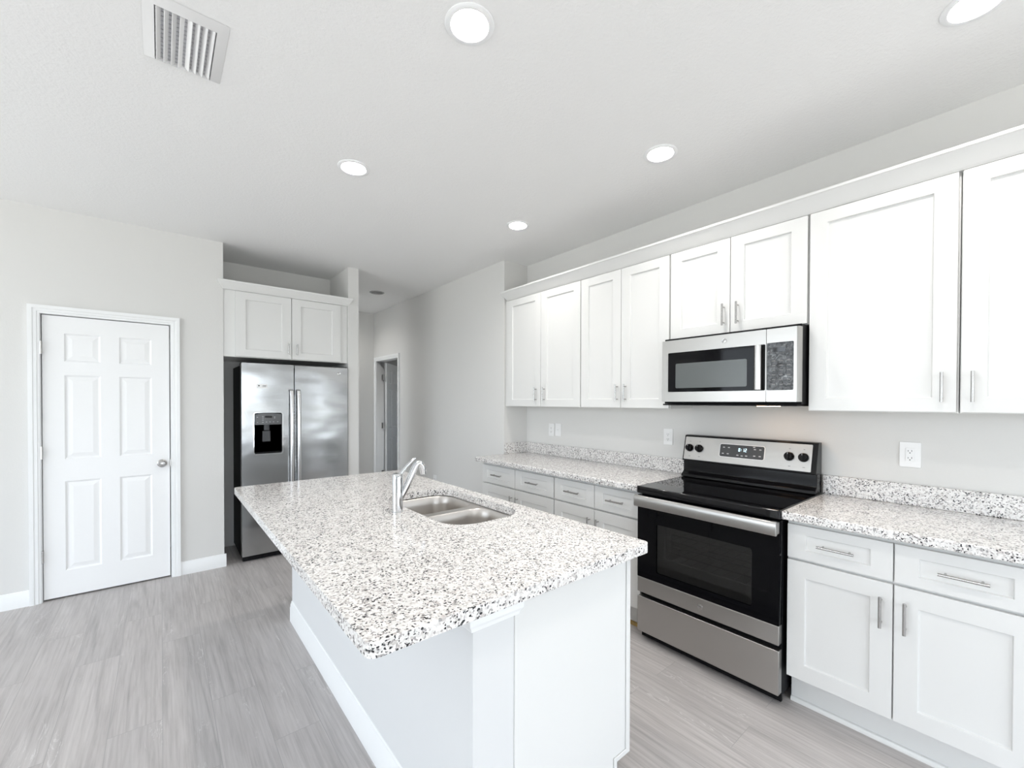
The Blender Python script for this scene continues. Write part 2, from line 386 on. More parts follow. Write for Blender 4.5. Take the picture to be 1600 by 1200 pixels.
# six-panel door
def six_panel(mb, u0, u1, v0, v1, nf, nb, cols, rows):
    us = [u0]+[c for q in cols for c in q]+[u1]; vs = [v0]+[c for q in rows for c in q]+[v1]
    def rect(a, c, e_, f, n): return [(a, n, e_), (c, n, e_), (c, n, f), (a, n, f)]
    for n, sg in ((nf, 1), (nb, -1)):
        for i in range(len(us)-1):
            for j in range(len(vs)-1):
                a, c, e_, f = us[i], us[i+1], vs[j], vs[j+1]
                if i % 2 and j % 2:
                    rg = [rect(a+k, c-k, e_+k, f-k, n+sg*h) for k, h in ((0, 0), (.010, .009), (.016, .009), (.042, .003))]
                    for p, q in zip(rg, rg[1:]):
                        for k in range(4): mb.face((p[k], p[(k+1) % 4], q[(k+1) % 4], q[k]))
                    mb.face(rg[-1])
                else: mb.face(rect(a, c, e_, f, n))
    for p, q in ((us[0], 0), (us[-1], 0)):
        mb.face([(p, nf, v0), (p, nb, v0), (p, nb, v1), (p, nf, v1)])
    for z in (v0, v1): mb.face([(u0, nf, z), (u1, nf, z), (u1, nb, z), (u0, nb, z)])
    return mb
door = structroot('door_1', ((d1x0+d1x1)/2, YF+.02, 0), 'closed white six-panel door with a round knob in the left wall')
s0, s1 = d1x0+.002, d1x1-.004
obj('door_slab', six_panel(MB(), s0, s1, .012, d1z-.003, YF+.012, YF+.047, [(-.532, -.344), (-.242, -.054)], [(.196, .838), (.995, 1.598), (1.695, 1.897)]), DOORM, door, smooth=0)
kz, kx = .92, .006
kb = MB().lathe([(.031, 0), (.031, -.006), (.024, -.010), (.011, -.012), (.010, -.030), (.020, -.036), (.027, -.046), (.027, -.056), (.020, -.064), (.006, -.067)], (kx, YF+.012, kz), 'y')
kn = obj('door_knob', kb, NICKEL, door, label='round brushed nickel knob')
obj('strike_plate', MB().box(d1x1-.002, d1x1+.004, YF+.002, YF+.012, kz-.028, kz+.028), NICKEL, door)
for z in (.32, 1.05, 1.785):
    hb = MB().tube([(d1x0-.001, YF-.006, z-.045), (d1x0-.001, YF-.006, z+.045)], .006, 10)
    hb.box(d1x0-.001, d1x0+.004, YF-.004, YF+.012, z-.043, z+.043)
    obj('hinge', hb, NICKEL, door)

# open hall door, swung well back into the dark side room
hd = structroot('door_2', (HX+.12, hy1-.01, 0), 'white door standing open beyond the hall doorway')
mbd = six_panel(MB(), 0, .74, .012, 2.012, -.0175, .0175, [(.11, .32), (.42, .63)], [(.20, .84), (1.0, 1.6), (1.7, 1.9)])
bmesh.ops.transform(mbd.bm, matrix=Matrix.Translation((HX+.125, hy1+.012, 0)) @ Matrix.Rotation(radians(52), 4, 'Z') @ Matrix.Translation((.006, -.0175, 0)), verts=mbd.bm.verts)
obj('door_slab', mbd, DOORM, hd, smooth=0)
for z in (.32, 1.05, 1.785):
    hb = MB().tube([(HX+.108, hy1-.012, z-.045), (HX+.108, hy1-.012, z+.045)], .009, 10).box(HX+.075, HX+.108, hy1-.008, hy1-.002, z-.044, z+.044)
    obj('hinge', hb, NICKEL, hd)

# ------------------------------------------------------------------ ceiling fixtures
MIDRING = mat('grey_lamp_ring', (.42, .42, .42), .45)
def can(x, y, label, lit=True):
    t = thing('recessed_light', (x, y, CE), label, 'ceiling light', 'recessed ceiling lights')
    obj('trim_ring', MB().lathe([(.0645, .034), (.0650, -.002), (.068, -.006), (.080, -.007), (.088, -.003), (.089, -.0003), (.0682, -.0003), (.0682, .034)], (x, y, CE), cap0=False, cap1=False), TRIM if lit else MIDRING, t)
    obj('lens', MB().lathe([(.064, .033), (.060, .029), (.035, .026), (.001, .025)], (x, y, CE), cap0=False), LENS if lit else LENSOFF, t,
        label='glowing round lens' if lit else None)
can(.860, 1.289, 'large glowing recessed ceiling light nearest the ceiling vent')
can(.866, 2.497, 'glowing recessed ceiling light over the far part of the island, toward the refrigerator')
can(2.100, 1.290, 'glowing recessed ceiling light in front of the cabinets over the microwave')
can(2.112, 2.503, 'glowing recessed ceiling light in front of the leftmost upper cabinets')
can(2.131, .131, 'glowing recessed ceiling light cut by the top edge at upper right')
can(.858, .110, 'recessed ceiling light over the near end of the island, above the frame')
can(1.72, 5.88, 'unseen recessed light added round the hall corner to brighten the end wall')  # out-of-view lamp put in to brighten the hall end
can(2.070, 5.149, 'small unlit recessed light in the dim hall ceiling', False)

vt = thing('ceiling_vent', (.08, 2.03, CE), 'white rectangular louvred air vent in the ceiling', 'air vent')
vx0, vx1, vy0, vy1 = -.012, .164, 1.888, 2.184
fb = MB(); ox0, ox1, oy0, oy1 = -.045, .200, 1.85, 2.205
h0 = CE-.014
for q in (((ox0, oy0), (ox1, oy0), (vx1, vy0), (vx0, vy0)), ((ox1, oy0), (ox1, oy1), (vx1, vy1), (vx1, vy0)), ((ox1, oy1), (ox0, oy1), (vx0, vy1), (vx1, vy1)), ((ox0, oy1), (ox0, oy0), (vx0, vy0), (vx0, vy1))):
    o1, o2, i2, i1 = q
    fb.face([(*o1, CE-.001), (*o2, CE-.001), (*i2, h0), (*i1, h0)]); fb.face([(*i1, h0), (*i2, h0), (*i2, CE+.001), (*i1, CE+.001)])
obj('vent_frame', fb, mat('vent_white_enamel', (.80, .80, .80), .45), vt)
obj('vent_backing', MB().box(vx0, vx1, vy0, vy1, CE-.0015, CE-.0005), VENTIN, vt, label='dark duct opening')
lv = MB(); nl = 8
for k in range(nl):
    c = vx0+(vx1-vx0)*(k+.5)/nl; tl = -.006 if k >= 4 else .006
    lv.prism('y', [(c-tl-.0012, CE-.014), (c-tl+.0012, CE-.014), (c+tl+.0012, CE-.003), (c+tl-.0012, CE-.003)], vy0+.002, vy1-.002)
obj('vent_louvers', lv, PLATE, vt)
cr = MB()
for k in range(13):
    c = vy0+(vy1-vy0)*(k+.5)/13; cr.box(vx0+.002, vx1-.002, c-.0015, c+.0015, CE-.0035, CE-.0018)
obj('damper_blades', cr, mat('galvanised_damper', (.42, .42, .44), .5), vt)

# ------------------------------------------------------------------ cabinet pieces
def bar_handle(ax, n, sg, u, v, vert, ln, parent, name='handle'):
    """bar pull standing off the plane n by 30 mm; sg points outward"""
    mb = MB(); r = .0055; so = .030*sg
    def P(a, c, d): return (n+d, a, c) if ax == 'x' else (a, n+d, c)
    if vert:
        mb.tube([P(u, v-ln/2, so), P(u, v+ln/2, so)], r, 12)
        for k in (-.36, .36): mb.tube([P(u, v+k*ln, sg*.0003), P(u, v+k*ln, so)], .004, 8)
    else:
        mb.tube([P(u-ln/2, v, so), P(u+ln/2, v, so)], r, 12)
        for k in (-.36, .36): mb.tube([P(u+k*ln, v, sg*.0003), P(u+k*ln, v, so)], .004, 8)
    return obj(name, mb, NICKEL, parent, label='brushed nickel bar handle')

DF = XR-.294                    # door face of the upper cabinets (x)
def upper(y0, y1, z0, doors, label, left_filler=None):
    t = thing('wall_cabinet', (XR-.15, (y0+y1)/2, z0), label, 'cabinet')
    b = MB().box(DF+.0205, XR-.001, y0+.001, y1-.001, z0, 2.372)
    if left_filler: b.box(DF+.022, XR-.001, y1-.001, left_filler, z0, 2.372)
    obj('cabinet_body', b, CAB, t, bevel=.001)
    for a, c, hy in doors:
        d = obj('cabinet_door', MB().shaker('x', a, c, z0+.004, 2.360, DF, DF+.02, .072, .060, .010), CAB, t, bevel=.0012, smooth=0)
        bar_handle('x', DF, -1, hy, z0+.108, True, .124, d)
    return t
upper(2.233, 3.146, 1.372, [(2.237, 2.683, 2.634), (2.687, 3.142, 2.738)], 'white two-door wall cabinet at the left end of the row, beside the hall wall', RY-.003)
upper(1.479, 2.232, 1.372, [(1.484, 1.853, 1.811), (1.857, 2.228, 1.881)], 'tall white two-door wall cabinet immediately left of the microwave')
upper(.720, 1.478, 1.812, [(.725, 1.101, 1.058), (1.105, 1.473, 1.136)], 'short white two-door wall cabinet over the microwave')
upper(.189, .719, 1.372, [(.196, .714, .237)], 'white single-door wall cabinet immediately right of the microwave')
upper(-.345, .188, 1.372, [(-.340, .183, .149)], 'white wall cabinet cut off by the right edge, handle at its left')
# crown along the top of the wall cabinets
cp = [(DF+.019, 2.364), (DF+.004, 2.364), (DF-.004, 2.372), (DF-.050, 2.428), (DF-.058, 2.432), (DF-.058, 2.444), (DF+.019, 2.444)]
ys = lambda x_: 3.150+(DF+.004-x_)*.55
cm = MB(); Ls = [(x_, min(ys(x_), 3.188), z) for x_, z in cp]; Le = [(x_, -.345, z) for x_, z in cp]
cm.loft([Ls, Le])
tag(obj('crown_molding', cm, CAB, loc=(DF, 1.4, 2.364), smooth=0), 'long white crown moulding along the tops of the wall cabinets', 'moulding')

# cabinet over the refrigerator
fy = 4.368
fc = thing('refrigerator_cabinet', (.93, 4.66, 1.80), 'white two-door cabinet above the stainless refrigerator', 'cabinet')
obj('cabinet_body', MB().box(.4165, 1.4555, fy+.0205, 4.958, 1.800, 2.385), CAB, fc, bevel=.001)
for a, c, hx in ((.500, .940, .914), (.945, 1.384, .984)):
    d = obj('cabinet_door', MB().shaker('y', a, c, 1.806, 2.368, fy, fy+.02, .078, .064, .010), CAB, fc, bevel=.0012, smooth=0)
    bar_handle('y', fy, -1, hx, 1.895, True, .105, d)
prof = [(0, 2.372), (.010, 2.374), (.016, 2.384), (.050, 2.432), (.054, 2.445)]
cm = MB(); loops = []
for o_, z in prof: loops.append([(.4165-o_*.85, fy+.019-o_-.004, z), (1.452+o_*.85, fy+.019-o_-.004, z)])
back = [[(.4165-o_*.85, 4.380 if o_ else 4.380, z), (1.452+o_*.85, 4.364 if o_ else 4.364, z)] for o_, z in prof]
for k in range(len(prof)-1):
    a, c = loops[k], loops[k+1]; cm.face((a[0], a[1], c[1], c[0]))
    a2, c2 = back[k], back[k+1]
    cm.face((a[0], c[0], c2[0], a2[0])); cm.face((a[1], a2[1], c2[1], c[1])); cm.face((a2[0], c2[0], c2[1], a2[1]))
cm.face((loops[-1][0], loops[-1][1], back[-1][1], back[-1][0])); cm.face((loops[0][0], back[0][0], back[0][1], loops[0][1]))
obj('crown_molding', cm, CAB, fc, smooth=0)

# base cabinets
BF = 2.240                      # door face (x)
def base(y0, y1, split, label, wood=False):
    t = thing('base_cabinet', (2.53, (y0+y1)/2, 0), label, 'cabinet')
    obj('cabinet_body', MB().box(BF+.0205, XR-.001, y0+.001, y1-.001, .145, .879), CAB, t, bevel=.001)
    k = obj('toe_kick', MB().box(2.322, XR-.001, y0+.001, y1-.001, 0, .1445), CAB, t)
    sh = MB().prism('y', [(2.3215, 0), (2.309, 0), (2.3095, .012), (2.314, .019), (2.3215, .021)], y0+.001, y1-.001)
    obj('shoe_molding', sh, WOOD if wood else CAB, k, label='bare wood strip along the floor' if wood else None)
    for a, c, hs in ((y0+.005, split-.0025, 1), (split+.0025, y1-.005, -1)):
        d = obj('drawer', MB().shaker('x', a, c, .704, .856, BF, BF+.02, .070, .041, .009), CAB, t, bevel=.0012, smooth=0)
        bar_handle('x', BF, -1, (a+c)/2, .781, False, .130, d)
        d = obj('cabinet_door', MB().shaker('x', a, c, .152, .692, BF, BF+.02, .070, .072, .009), CAB, t, bevel=.0012, smooth=0)
        bar_handle('x', BF, -1, c-.034 if hs == 1 else a+.034, .577, True, .124, d)
    return t
base(-.045, .716, .340, 'white base cabinet with two drawers over two doors, right of the range')
base(1.489, 2.232, 1.853, 'white two-drawer base cabinet between the range and the left cabinet', True)
base(2.233, 3.146, 2.683, 'white two-drawer base cabinet at the left end of the wall counter')

# countertops
def slab(mb, poly, z0, z1, hole=None):
    bm = mb.bm; ed = []
    for lp in [poly]+([hole] if hole else []):
        v = [bm.verts.new((p[0], p[1], z1)) for p in lp]
        ed += [bm.edges.new((v[i], v[(i+1) % len(v)])) for i in range(len(v))]
    r = bmesh.ops.triangle_fill(bm, edges=ed, use_beauty=True)
    fs = [f for f in r['geom'] if isinstance(f, bmesh.types.BMFace)]
    x_ = bmesh.ops.extrude_face_region(bm, geom=fs)
    bmesh.ops.translate(bm, verts=[g for g in x_['geom'] if isinstance(g, bmesh.types.BMVert)], vec=(0, 0, z0-z1))
    return mb
ct = obj('countertop', MB().box(2.192, XR-.001, -.060, .722, .880, .918), GRAN, loc=(2.5, .33, .88), bevel=.006, segs=3)
tag(ct, 'speckled granite countertop to the right of the range', 'countertop')
obj('backsplash', MB().box(2.797, XR-.001, -.060, .722, .9183, 1.020), GRAN, ct, bevel=.003)
ct = obj('countertop', MB().box(2.192, XR-.001, 1.489, RY-.002, .880, .918), GRAN, loc=(2.5, 2.34, .88), bevel=.006, segs=3)
tag(ct, 'speckled granite countertop to the left of the range, against the walls', 'countertop')
obj('backsplash', MB().box(2.797, XR-.001, 1.489, RY-.002, .9183, 1.020), GRAN, ct, bevel=.003)
obj('side_splash', MB().box(HX+.004, 2.7965, RY-.024, RY-.002, .9183, 1.020), GRAN, ct, bevel=.003)

# ------------------------------------------------------------------ island
IZ = .895
ic = obj('island_countertop', slab(MB(), rrect(.338, 1.400, .892, 3.050, .025), IZ-.036, IZ, rrect(.925, 1.325, 1.500, 2.250, .13, 10)), GRAN, loc=(.86, 1.95, IZ-.036), bevel=.007, segs=3, smooth=30)
tag(ic, 'large speckled granite island countertop with a sink cutout', 'countertop')
LX, IY0, IY1 = .650, .955, 3.020
struct('wall_island', MB().box(LX, .795, IY0, IY1, 0, IZ-.037), mat('island_wall_paint', (.72, .725, .73), .6, spec=.3), 'pale painted half wall carrying the overhang of the island')
b = MB(); bb_x(b, IY0-.0, IY1+.0, LX, -1, 1.18); struct('baseboard_island', b, TRIM, 'white stepped baseboard along the island half wall')
b = MB()
cpf = [(0, .792), (.012, .796), (.016, .808), (.026, .820), (.030, .8575), (0, .8575)]
rings = []
for o_, z in cpf: rings.append([(LX-o_, IY0+.6, z), (LX-o_, IY0-o_, z), (.800+o_*.4, IY0-o_, z), (.800+o_*.4, IY0, z)])
for a, c in zip(rings, rings[1:]+rings[:1]):
    for i in range(3): b.face((a[i], a[i+1], c[i+1], c[i]))
b.face([r_[3] for r_ in rings]); b.face([r_[0] for r_ in rings])
struct('trim_5', b, TRIM, 'small white crown trim under the island top at the half-wall end', smooth=0)
br_ = MB().prism('y', [(LX-.0005, .8585), (LX-.15, .8585), (LX-.15, .845), (LX-.03, .80), (LX-.02, .72), (LX-.0005, .70)], 1.83, 1.87)
tag(obj('countertop_bracket', br_, TRIM, loc=(LX, 1.85, .70), bevel=.002), 'small white bracket under the island overhang', 'bracket')

isl = thing('island_cabinet', (1.08, 1.99, 0), 'white island base cabinet with a plain end panel under the granite top', 'cabinet')
IXF = 1.352
bd = MB()
bd.box(.797, IXF-.005, IY0+.02, IY0+.036, .115, .8585)                       # open box so that the sink hangs free
bd.box(.797, IXF-.005, IY1-.02, IY1, .115, .8585); bd.box(.797, IXF-.02, IY0+.036, IY1-.02, .115, .135); bd.box(.797, .809, IY0+.036, IY1-.02, .135, .8585)
bd.box(IXF-.02, IXF, IY0+.02, IY1, .80, .8585); bd.box(IXF-.02, IXF, IY0+.02, IY1, .115, .15)
for yy in (IY0+.02, 1.44, 2.30, IY1-.03): bd.box(IXF-.02, IXF, yy, yy+.03, .15, .80)
obj('cabinet_body', bd, CAB, isl)
ep = [(.7953, 0), (1.272, 0), (1.272, .112), (IXF-.004, .112), (IXF-.004, .8585), (.7953, .8585)]
obj('end_panel', MB().prism('y', ep, IY0-.004, IY0+.0195), CAB, isl, bevel=.0015)
es = [(1.262, 0), (1.278, 0), (1.278, .104), (IXF+.002, .104), (IXF+.002, .8585), (IXF-.020, .8585), (IXF-.020, .122), (1.262, .122)]
obj('edge_trim', MB().prism('y', es, IY0-.010, IY0-.0045), CAB, isl, bevel=.002)
obj('toe_kick', MB().box(1.262, 1.277, IY0+.02, IY1-.02, 0, .1145), CAB, isl)
for a, c, tp in ((IY0+.024, 1.452, 'd'), (1.456, 1.880, 'f'), (1.884, 2.310, 'f'), (2.314, IY1-.004, 'd')):
    d = obj('drawer', MB().shaker('x', a, c, .700, .840, IXF+.0205, IXF+.0005, .07, .04, .009), CAB, isl, bevel=.0012, smooth=0)
    if tp == 'd': bar_handle('x', IXF+.0205, 1, (a+c)/2, .77, False, .13, d)
    d = obj('cabinet_door', MB().shaker('x', a, c, .125, .690, IXF+.0205, IXF+.0005, .07, .07, .009), CAB, isl, bevel=.0012, smooth=0)
    bar_handle('x', IXF+.0205, 1, c-.035 if a < 1.5 else a+.035, .575, True, .124, d)

# sink
sk = thing('kitchen_sink', (1.125, 1.875, IZ-.26), 'undermount stainless double-bowl sink set in the island', 'sink')
zt = IZ-.0365
rim = MB(); outer = rrect(.900, 1.350, 1.475, 2.275, .14, 8)
b1 = (.935, 1.315, 1.510, 1.852); b2 = (.935, 1.315, 1.902, 2.240)
bm = rim.bm; ed = []
for lp in (outer, rrect(*b1, .085, 8), rrect(*b2, .085, 8)):
    v = [bm.verts.new((p[0], p[1], zt-.003)) for p in lp]; ed += [bm.edges.new((v[i], v[(i+1) % len(v)])) for i in range(len(v))]
bmesh.ops.triangle_fill(bm, edges=ed, use_beauty=True)
obj('sink_rim', rim, STEELS, sk)
for q in (b1, b2):
    lp = []
    for ins, z in ((0, -.003), (.004, -.008), (.010, -.05), (.016, -.150), (.024, -.185), (.045, -.200), (.09, -.204)):
        lp.append([(px, py, zt+z) for px, py in rrect(q[0]+ins, q[1]-ins, q[2]+ins, q[3]-ins, max(.085-ins*.5, .03), 8)])
    bo = obj('sink_bowl', MB().loft(lp, True, False, True), STEELS, sk, smooth=60)
    obj('drain', MB().lathe([(.045, 0), (.044, .003), (.030, .002), (.028, -.0), (.001, -.0)], ((q[0]+q[1])/2, (q[2]+q[3])/2, zt-.2035)), CHROME, bo)

# faucet
fx, fyy = .858, 1.889
ft = thing('faucet', (fx, fyy, IZ), 'single-handle chrome faucet standing beside the island sink', 'faucet')
obj('faucet_body', MB().lathe([(.027, .0005), (.027, .004), (.0245, .007), (.0245, .150), (.0235, .158), (.0235, .176), (.020, .181), (.001, .182)], (fx, fyy, IZ)), CHROME, ft)
sp_pts = [(fx+.015, fyy, IZ+.062), (fx+.040, fyy, IZ+.105), (fx+.066, fyy, IZ+.158), (fx+.090, fyy, IZ+.205), (fx+.103, fyy, IZ+.221), (fx+.118, fyy, IZ+.218)]
so = obj('spout', MB().tube(sp_pts, [.0125, .0155, .0165, .0165, .0165, .0155], 16), CHROME, ft)
obj('spray_head', MB().tube([(fx+.112, fyy, IZ+.222), (fx+.126, fyy, IZ+.207), (fx+.132, fyy, IZ+.188), (fx+.134, fyy, IZ+.166)], [.0150, .0165, .0165, .0145], 16), CHROME, so)
lv = MB().tube([(fx+.012, fyy, IZ+.176), (fx+.045, fyy, IZ+.212), (fx+.082, fyy, IZ+.243), (fx+.094, fyy, IZ+.245)], [.009, .0075, .0065, .005], 12)
obj('lever_handle', lv, CHROME, ft)

# ------------------------------------------------------------------ emblem (round monogram badge)
def emblem(ax, n, sg, u, v, r, parent, m1, m2):
    def P(a, c, d): return (n+sg*d, a, c) if ax == 'x' else (a, n+sg*d, c)
    k = MB()
    k.loft([[P(u+r*q*cos(t*pi/12), v+r*q*sin(t*pi/12), h) for t in range(24)] for q, h in ((1, .0002), (1, .0018), (.94, .0022))])
    d = obj('emblem', k, m1, parent)
    s_ = MB()
    s_.tube([P(u+r*.82*cos(t*pi/12), v+r*.82*sin(t*pi/12), .0024) for t in range(25)], r*.06, 6)
    fl = 1 if ax == 'y' else -1
    for c0 in (-.22, .24):                                                     # two looping script strokes
        s_.tube([P(u+fl*r*(c0+.24*cos(t)*(1-.25*t/6)), v+r*(.45*sin(t)*(1-.3*t/6)), .0026) for t in [i*.5+.6 for i in range(13)]], r*.06, 6)
    obj('monogram', s_, m2, d)
    return d

# ------------------------------------------------------------------ refrigerator
fr = thing('refrigerator', (.993, 4.64, 0), 'stainless side-by-side refrigerator with a water dispenser, in the wall alcove', 'refrigerator')
f0, f1, fm = .540, 1.449, .958
dy0, dy1 = 4.345, 4.415
obj('refrigerator_body', MB().box(f0+.006, f1-.006, dy1+.006, 4.945, .03, 1.735), BLACKM, fr, bevel=.004)
obj('toe_grille', MB().box(f0+.01, f1-.01, dy1-.030, dy1+.005, .006, .050), BLACKM, fr)
for hx in (f0+.045, f1-.045): obj('hinge_cover', MB().box(hx-.04, hx+.04, dy0+.01, dy1+.09, 1.7355, 1.756), BLACKM, fr, bevel=.004)
# dispenser opening in the freezer door
px0, px1, pz0, pz1 = .634, .856, .948, 1.312
dm = MB(); bm = dm.bm; ed = []
for lp in (rrect(f0, fm-.004, .055, 1.750, .006), rrect(px0, px1, pz0, pz1, .018)):
    v = [bm.verts.new((p[0], dy0, p[1])) for p in lp]; ed += [bm.edges.new((v[i], v[(i+1) % len(v)])) for i in range(len(v))]
r_ = bmesh.ops.triangle_fill(bm, edges=ed, use_beauty=True)
x_ = bmesh.ops.extrude_face_region(bm, geom=[g for g in r_['geom'] if isinstance(g, bmesh.types.BMFace)])
bmesh.ops.translate(bm, verts=[g for g in x_['geom'] if isinstance(g, bmesh.types.BMVert)], vec=(0, dy1-dy0, 0))
ld = obj('freezer_door', dm, STEELF, fr, bevel=.006, segs=3)
rd = obj('refrigerator_door', MB().prism('y', rrect(fm+.004, f1, .055, 1.750, .006), dy0, dy1), STEELF, fr, bevel=.006, segs=3)
for d_, hx in ((ld, fm-.028), (rd, fm+.032)):
    pts = [(hx, dy0-.0005, 1.525), (hx, dy0-.030, 1.512), (hx, dy0-.046, 1.45), (hx, dy0-.050, 1.2), (hx, dy0-.050, .9), (hx, dy0-.046, .66), (hx, dy0-.030, .60), (hx, dy0-.0005, .588)]
    h = MB(); lp = []
    for i, p in enumerate(pts):
        w = .0165; t_ = .011
        lp.append([(p[0]+w*cos(a*pi/8), p[1]+t_*sin(a*pi/8)*(1 if 0 < i < 7 else .04), p[2]) for a in range(16)])
    obj('door_handle', h.loft(lp), stainless('handle_stainless', (.72, .72, .73), .2, (4, 4, 200), .02) if d_ is ld else bpy.data.materials['handle_stainless'], d_)
ds = obj('dispenser', MB().box(px0+.0005, px1-.0005, dy1-.012, dy1+.004, pz0+.0005, pz1-.0005).box(px0+.0005, px0+.004, dy0+.004, dy1-.012, pz0+.0005, pz1-.0005).box(px1-.004, px1-.0005, dy0+.004, dy1-.012, pz0+.0005, pz1-.0005), BLACK, ld, label='dark ice and water dispenser')
# curved control head
cpz = 1.206
hd_ = MB(); lp = []
for k in range(13):
    u = px0+.006+(px1-px0-.012)*k/12; bul = .010*sin(pi*k/12)
    lp.append([(u, dy0+.006-bul, cpz), (u, dy0+.002-bul, pz1-.014+.010*sin(pi*k/12)), (u, dy1-.014, pz1-.006), (u, dy1-.014, cpz)])
obj('control_panel', hd_.loft(lp), MIDGREY, ld, smooth=50, label='grey dispenser control panel')
cw = MB()
cw.box(px0+.083, px0+.138, dy0-.0110, dy0-.006, 1.268, 1.284)
obj('display', cw, GLASSB, ld)
cw = MB()
for ux, uz in ((.020, 1.272), (.062, 1.278), (.062, 1.264), (.062, 1.246), (.020, 1.226), (.062, 1.226), (.09, 1.228), (.118, 1.228), (.146, 1.228), (.18, 1.228), (.155, 1.272), (.155, 1.262)):
    cw.box(px0+ux, px0+ux+.010, dy0-.0085, dy0+.004, uz, uz+.004)
obj('panel_print', cw, PRINT, ld)
obj('dispenser_nozzle', MB().prism('z', rrect(px0+.080, px0+.125, dy0+.020, dy0+.050, .008), 1.155, cpz-.0005), DKGREY, ld)
obj('ice_paddle', MB().box(px0+.070, px0+.135, dy1-.030, dy1-.022, 1.050, 1.150).box(px0+.098, px0+.108, dy1-.022, dy1-.012, 1.06, 1.14), DKGREY, ld, bevel=.004)
obj('drip_tray', MB().prism('z', rrect(px0+.005, px1-.005, dy0-.004, dy1-.013, .006), pz0+.0006, pz0+.012), BLACKM, ld)
tr = MB()                                                                     # bright rim round the recess
oo, ii = rrect(px0-.006, px1+.010, pz0-.012, pz1+.003, .022), rrect(px0+.001, px1-.001, pz0+.002, pz1-.001, .016)
n_ = len(oo)
A = [[(u, dy0-.0003, z) for u, z in oo], [(u, dy0-.003, z) for u, z in oo], [(u, dy0-.003, z) for u, z in ii], [(u, dy0+.006, z) for u, z in ii]]
obj('dispenser_rim', tr.loft(A, True, False, False), CHROME, ld)
stc = obj('sticker', MB().box(.655, .740, dy0-.0008, dy0-.0002, 1.530, 1.568), PLATE, ld, label='small white label sticker')
obj('sticker_print', MB().box(.700, .730, dy0-.0012, dy0-.0009, 1.551, 1.555).box(.698, .728, dy0-.0012, dy0-.0009, 1.543, 1.546).lathe([(.006, -.0009), (.006, -.0012)], (.672, dy0, 1.553), 'y', 12), SLOT, stc)
emblem('y', dy0, -1, 1.360, 1.688, .016, rd, NICKEL, CHROME)

# ------------------------------------------------------------------ microwave
MX = 2.418
mw = thing('microwave', (2.62, 1.098, 1.405), 'stainless over-the-range microwave hung between the wall cabinets', 'microwave')
m0, m1, mz0, mz1 = .722, 1.475, 1.418, 1.792
obj('microwave_body', MB().box(MX+.040, XR-.002, m0+.004, m1-.004, 1.405, 1.808), BLACKM, mw, bevel=.003)
sp_y = .872
def ring(u0, u1, v0, v1, a0, a1, b0, b1, nf, nb, ro=.006, ri=.006):
    q = MB(); bm = q.bm; ed = []
    for lp in (rrect(u0, u1, v0, v1, ro), rrect(a0, a1, b0, b1, ri)):
        v = [bm.verts.new((nf, p[0], p[1])) for p in lp]; ed += [bm.edges.new((v[i], v[(i+1) % len(v)])) for i in range(len(v))]
    r_ = bmesh.ops.triangle_fill(bm, edges=ed, use_beauty=True)
    x_ = bmesh.ops.extrude_face_region(bm, geom=[g for g in r_['geom'] if isinstance(g, bmesh.types.BMFace)])
    bmesh.ops.translate(bm, verts=[g for g in x_['geom'] if isinstance(g, bmesh.types.BMVert)], vec=(nb-nf, 0, 0))
    return q
md = obj('microwave_door', ring(sp_y+.001, m1-.012, mz0, mz1, .8765, 1.425, 1.477, 1.716, MX, MX+.030, .003), STEEL, mw, bevel=.002)
obj('door_glass', MB().prism('x', rrect(.927, 1.4245, 1.4775, 1.7155, .005), MX+.002, MX+.028), GLASSD, md, label='black glass door front')
obj('door_window', MB().prism('x', rrect(.967, 1.376, 1.500, 1.648, .008), MX+.0012, MX+.0018), mat('mesh_screen_window', (.10, .11, .11), .22), md, label='grey screened viewing window')
obj('door_handle', MB().prism('z', [(MX+.016, .893), (MX-.012, .893), (MX-.020, .900), (MX-.022, .910), (MX-.020, .920), (MX-.012, .927), (MX+.016, .927)], 1.480, 1.714), STEEL, md, bevel=.002)
obj('handle_recess', MB().box(MX+.008, MX+.028, .877, .8925, 1.478, 1.715), BLACKM, md)
emblem('x', MX, -1, 1.086, 1.756, .013, md, NICKEL, CHROME)
cpn = obj('control_panel', ring(m0+.012, sp_y-.001, mz0, mz1, .748, .8695, 1.477, 1.720, MX, MX+.030, .003), STEEL, mw, bevel=.002)
obj('keypad', MB().prism('x', rrect(.7485, .869, 1.4775, 1.7195, .005), MX+.002, MX+.028), FILM, cpn, label='dark keypad under crinkled clear film')
kp = MB()
for r0 in range(6):
    for c0 in range(3): kp.box(MX+.0013, MX+.0019, .762+c0*.034, .778+c0*.034, 1.505+r0*.024, 1.509+r0*.024)
obj('keypad_print', kp, FADED, cpn)
obj('clock_display', MB().box(MX+.0013, MX+.0019, .785, .845, 1.672, 1.694), GLASSB, cpn)
sd = MB(); s2_ = MB()
sd.prism('z', [(MX+.002, m0+.0115), (MX+.012, m0+.003), (MX+.039, m0), (MX+.039, m0+.0115)], mz0, mz1); s2_.prism('z', [(MX+.002, m1-.0115), (MX+.012, m1-.003), (MX+.039, m1), (MX+.039, m1-.0115)], mz0, mz1)
obj('side_trim', sd, STEEL, mw); obj('side_trim', s2_, STEEL, mw)
obj('vent_grille', MB().box(MX+.006, XR-.05, m0+.012, m1-.012, 1.396, 1.4045), BLACKM, mw, bevel=.002)
obj('hood_lamp', MB().prism('z', rrect(2.52, 2.60, .86, .96, .02), 1.393, 1.3958), WARM, mw, label='lit warm cooktop lamp')

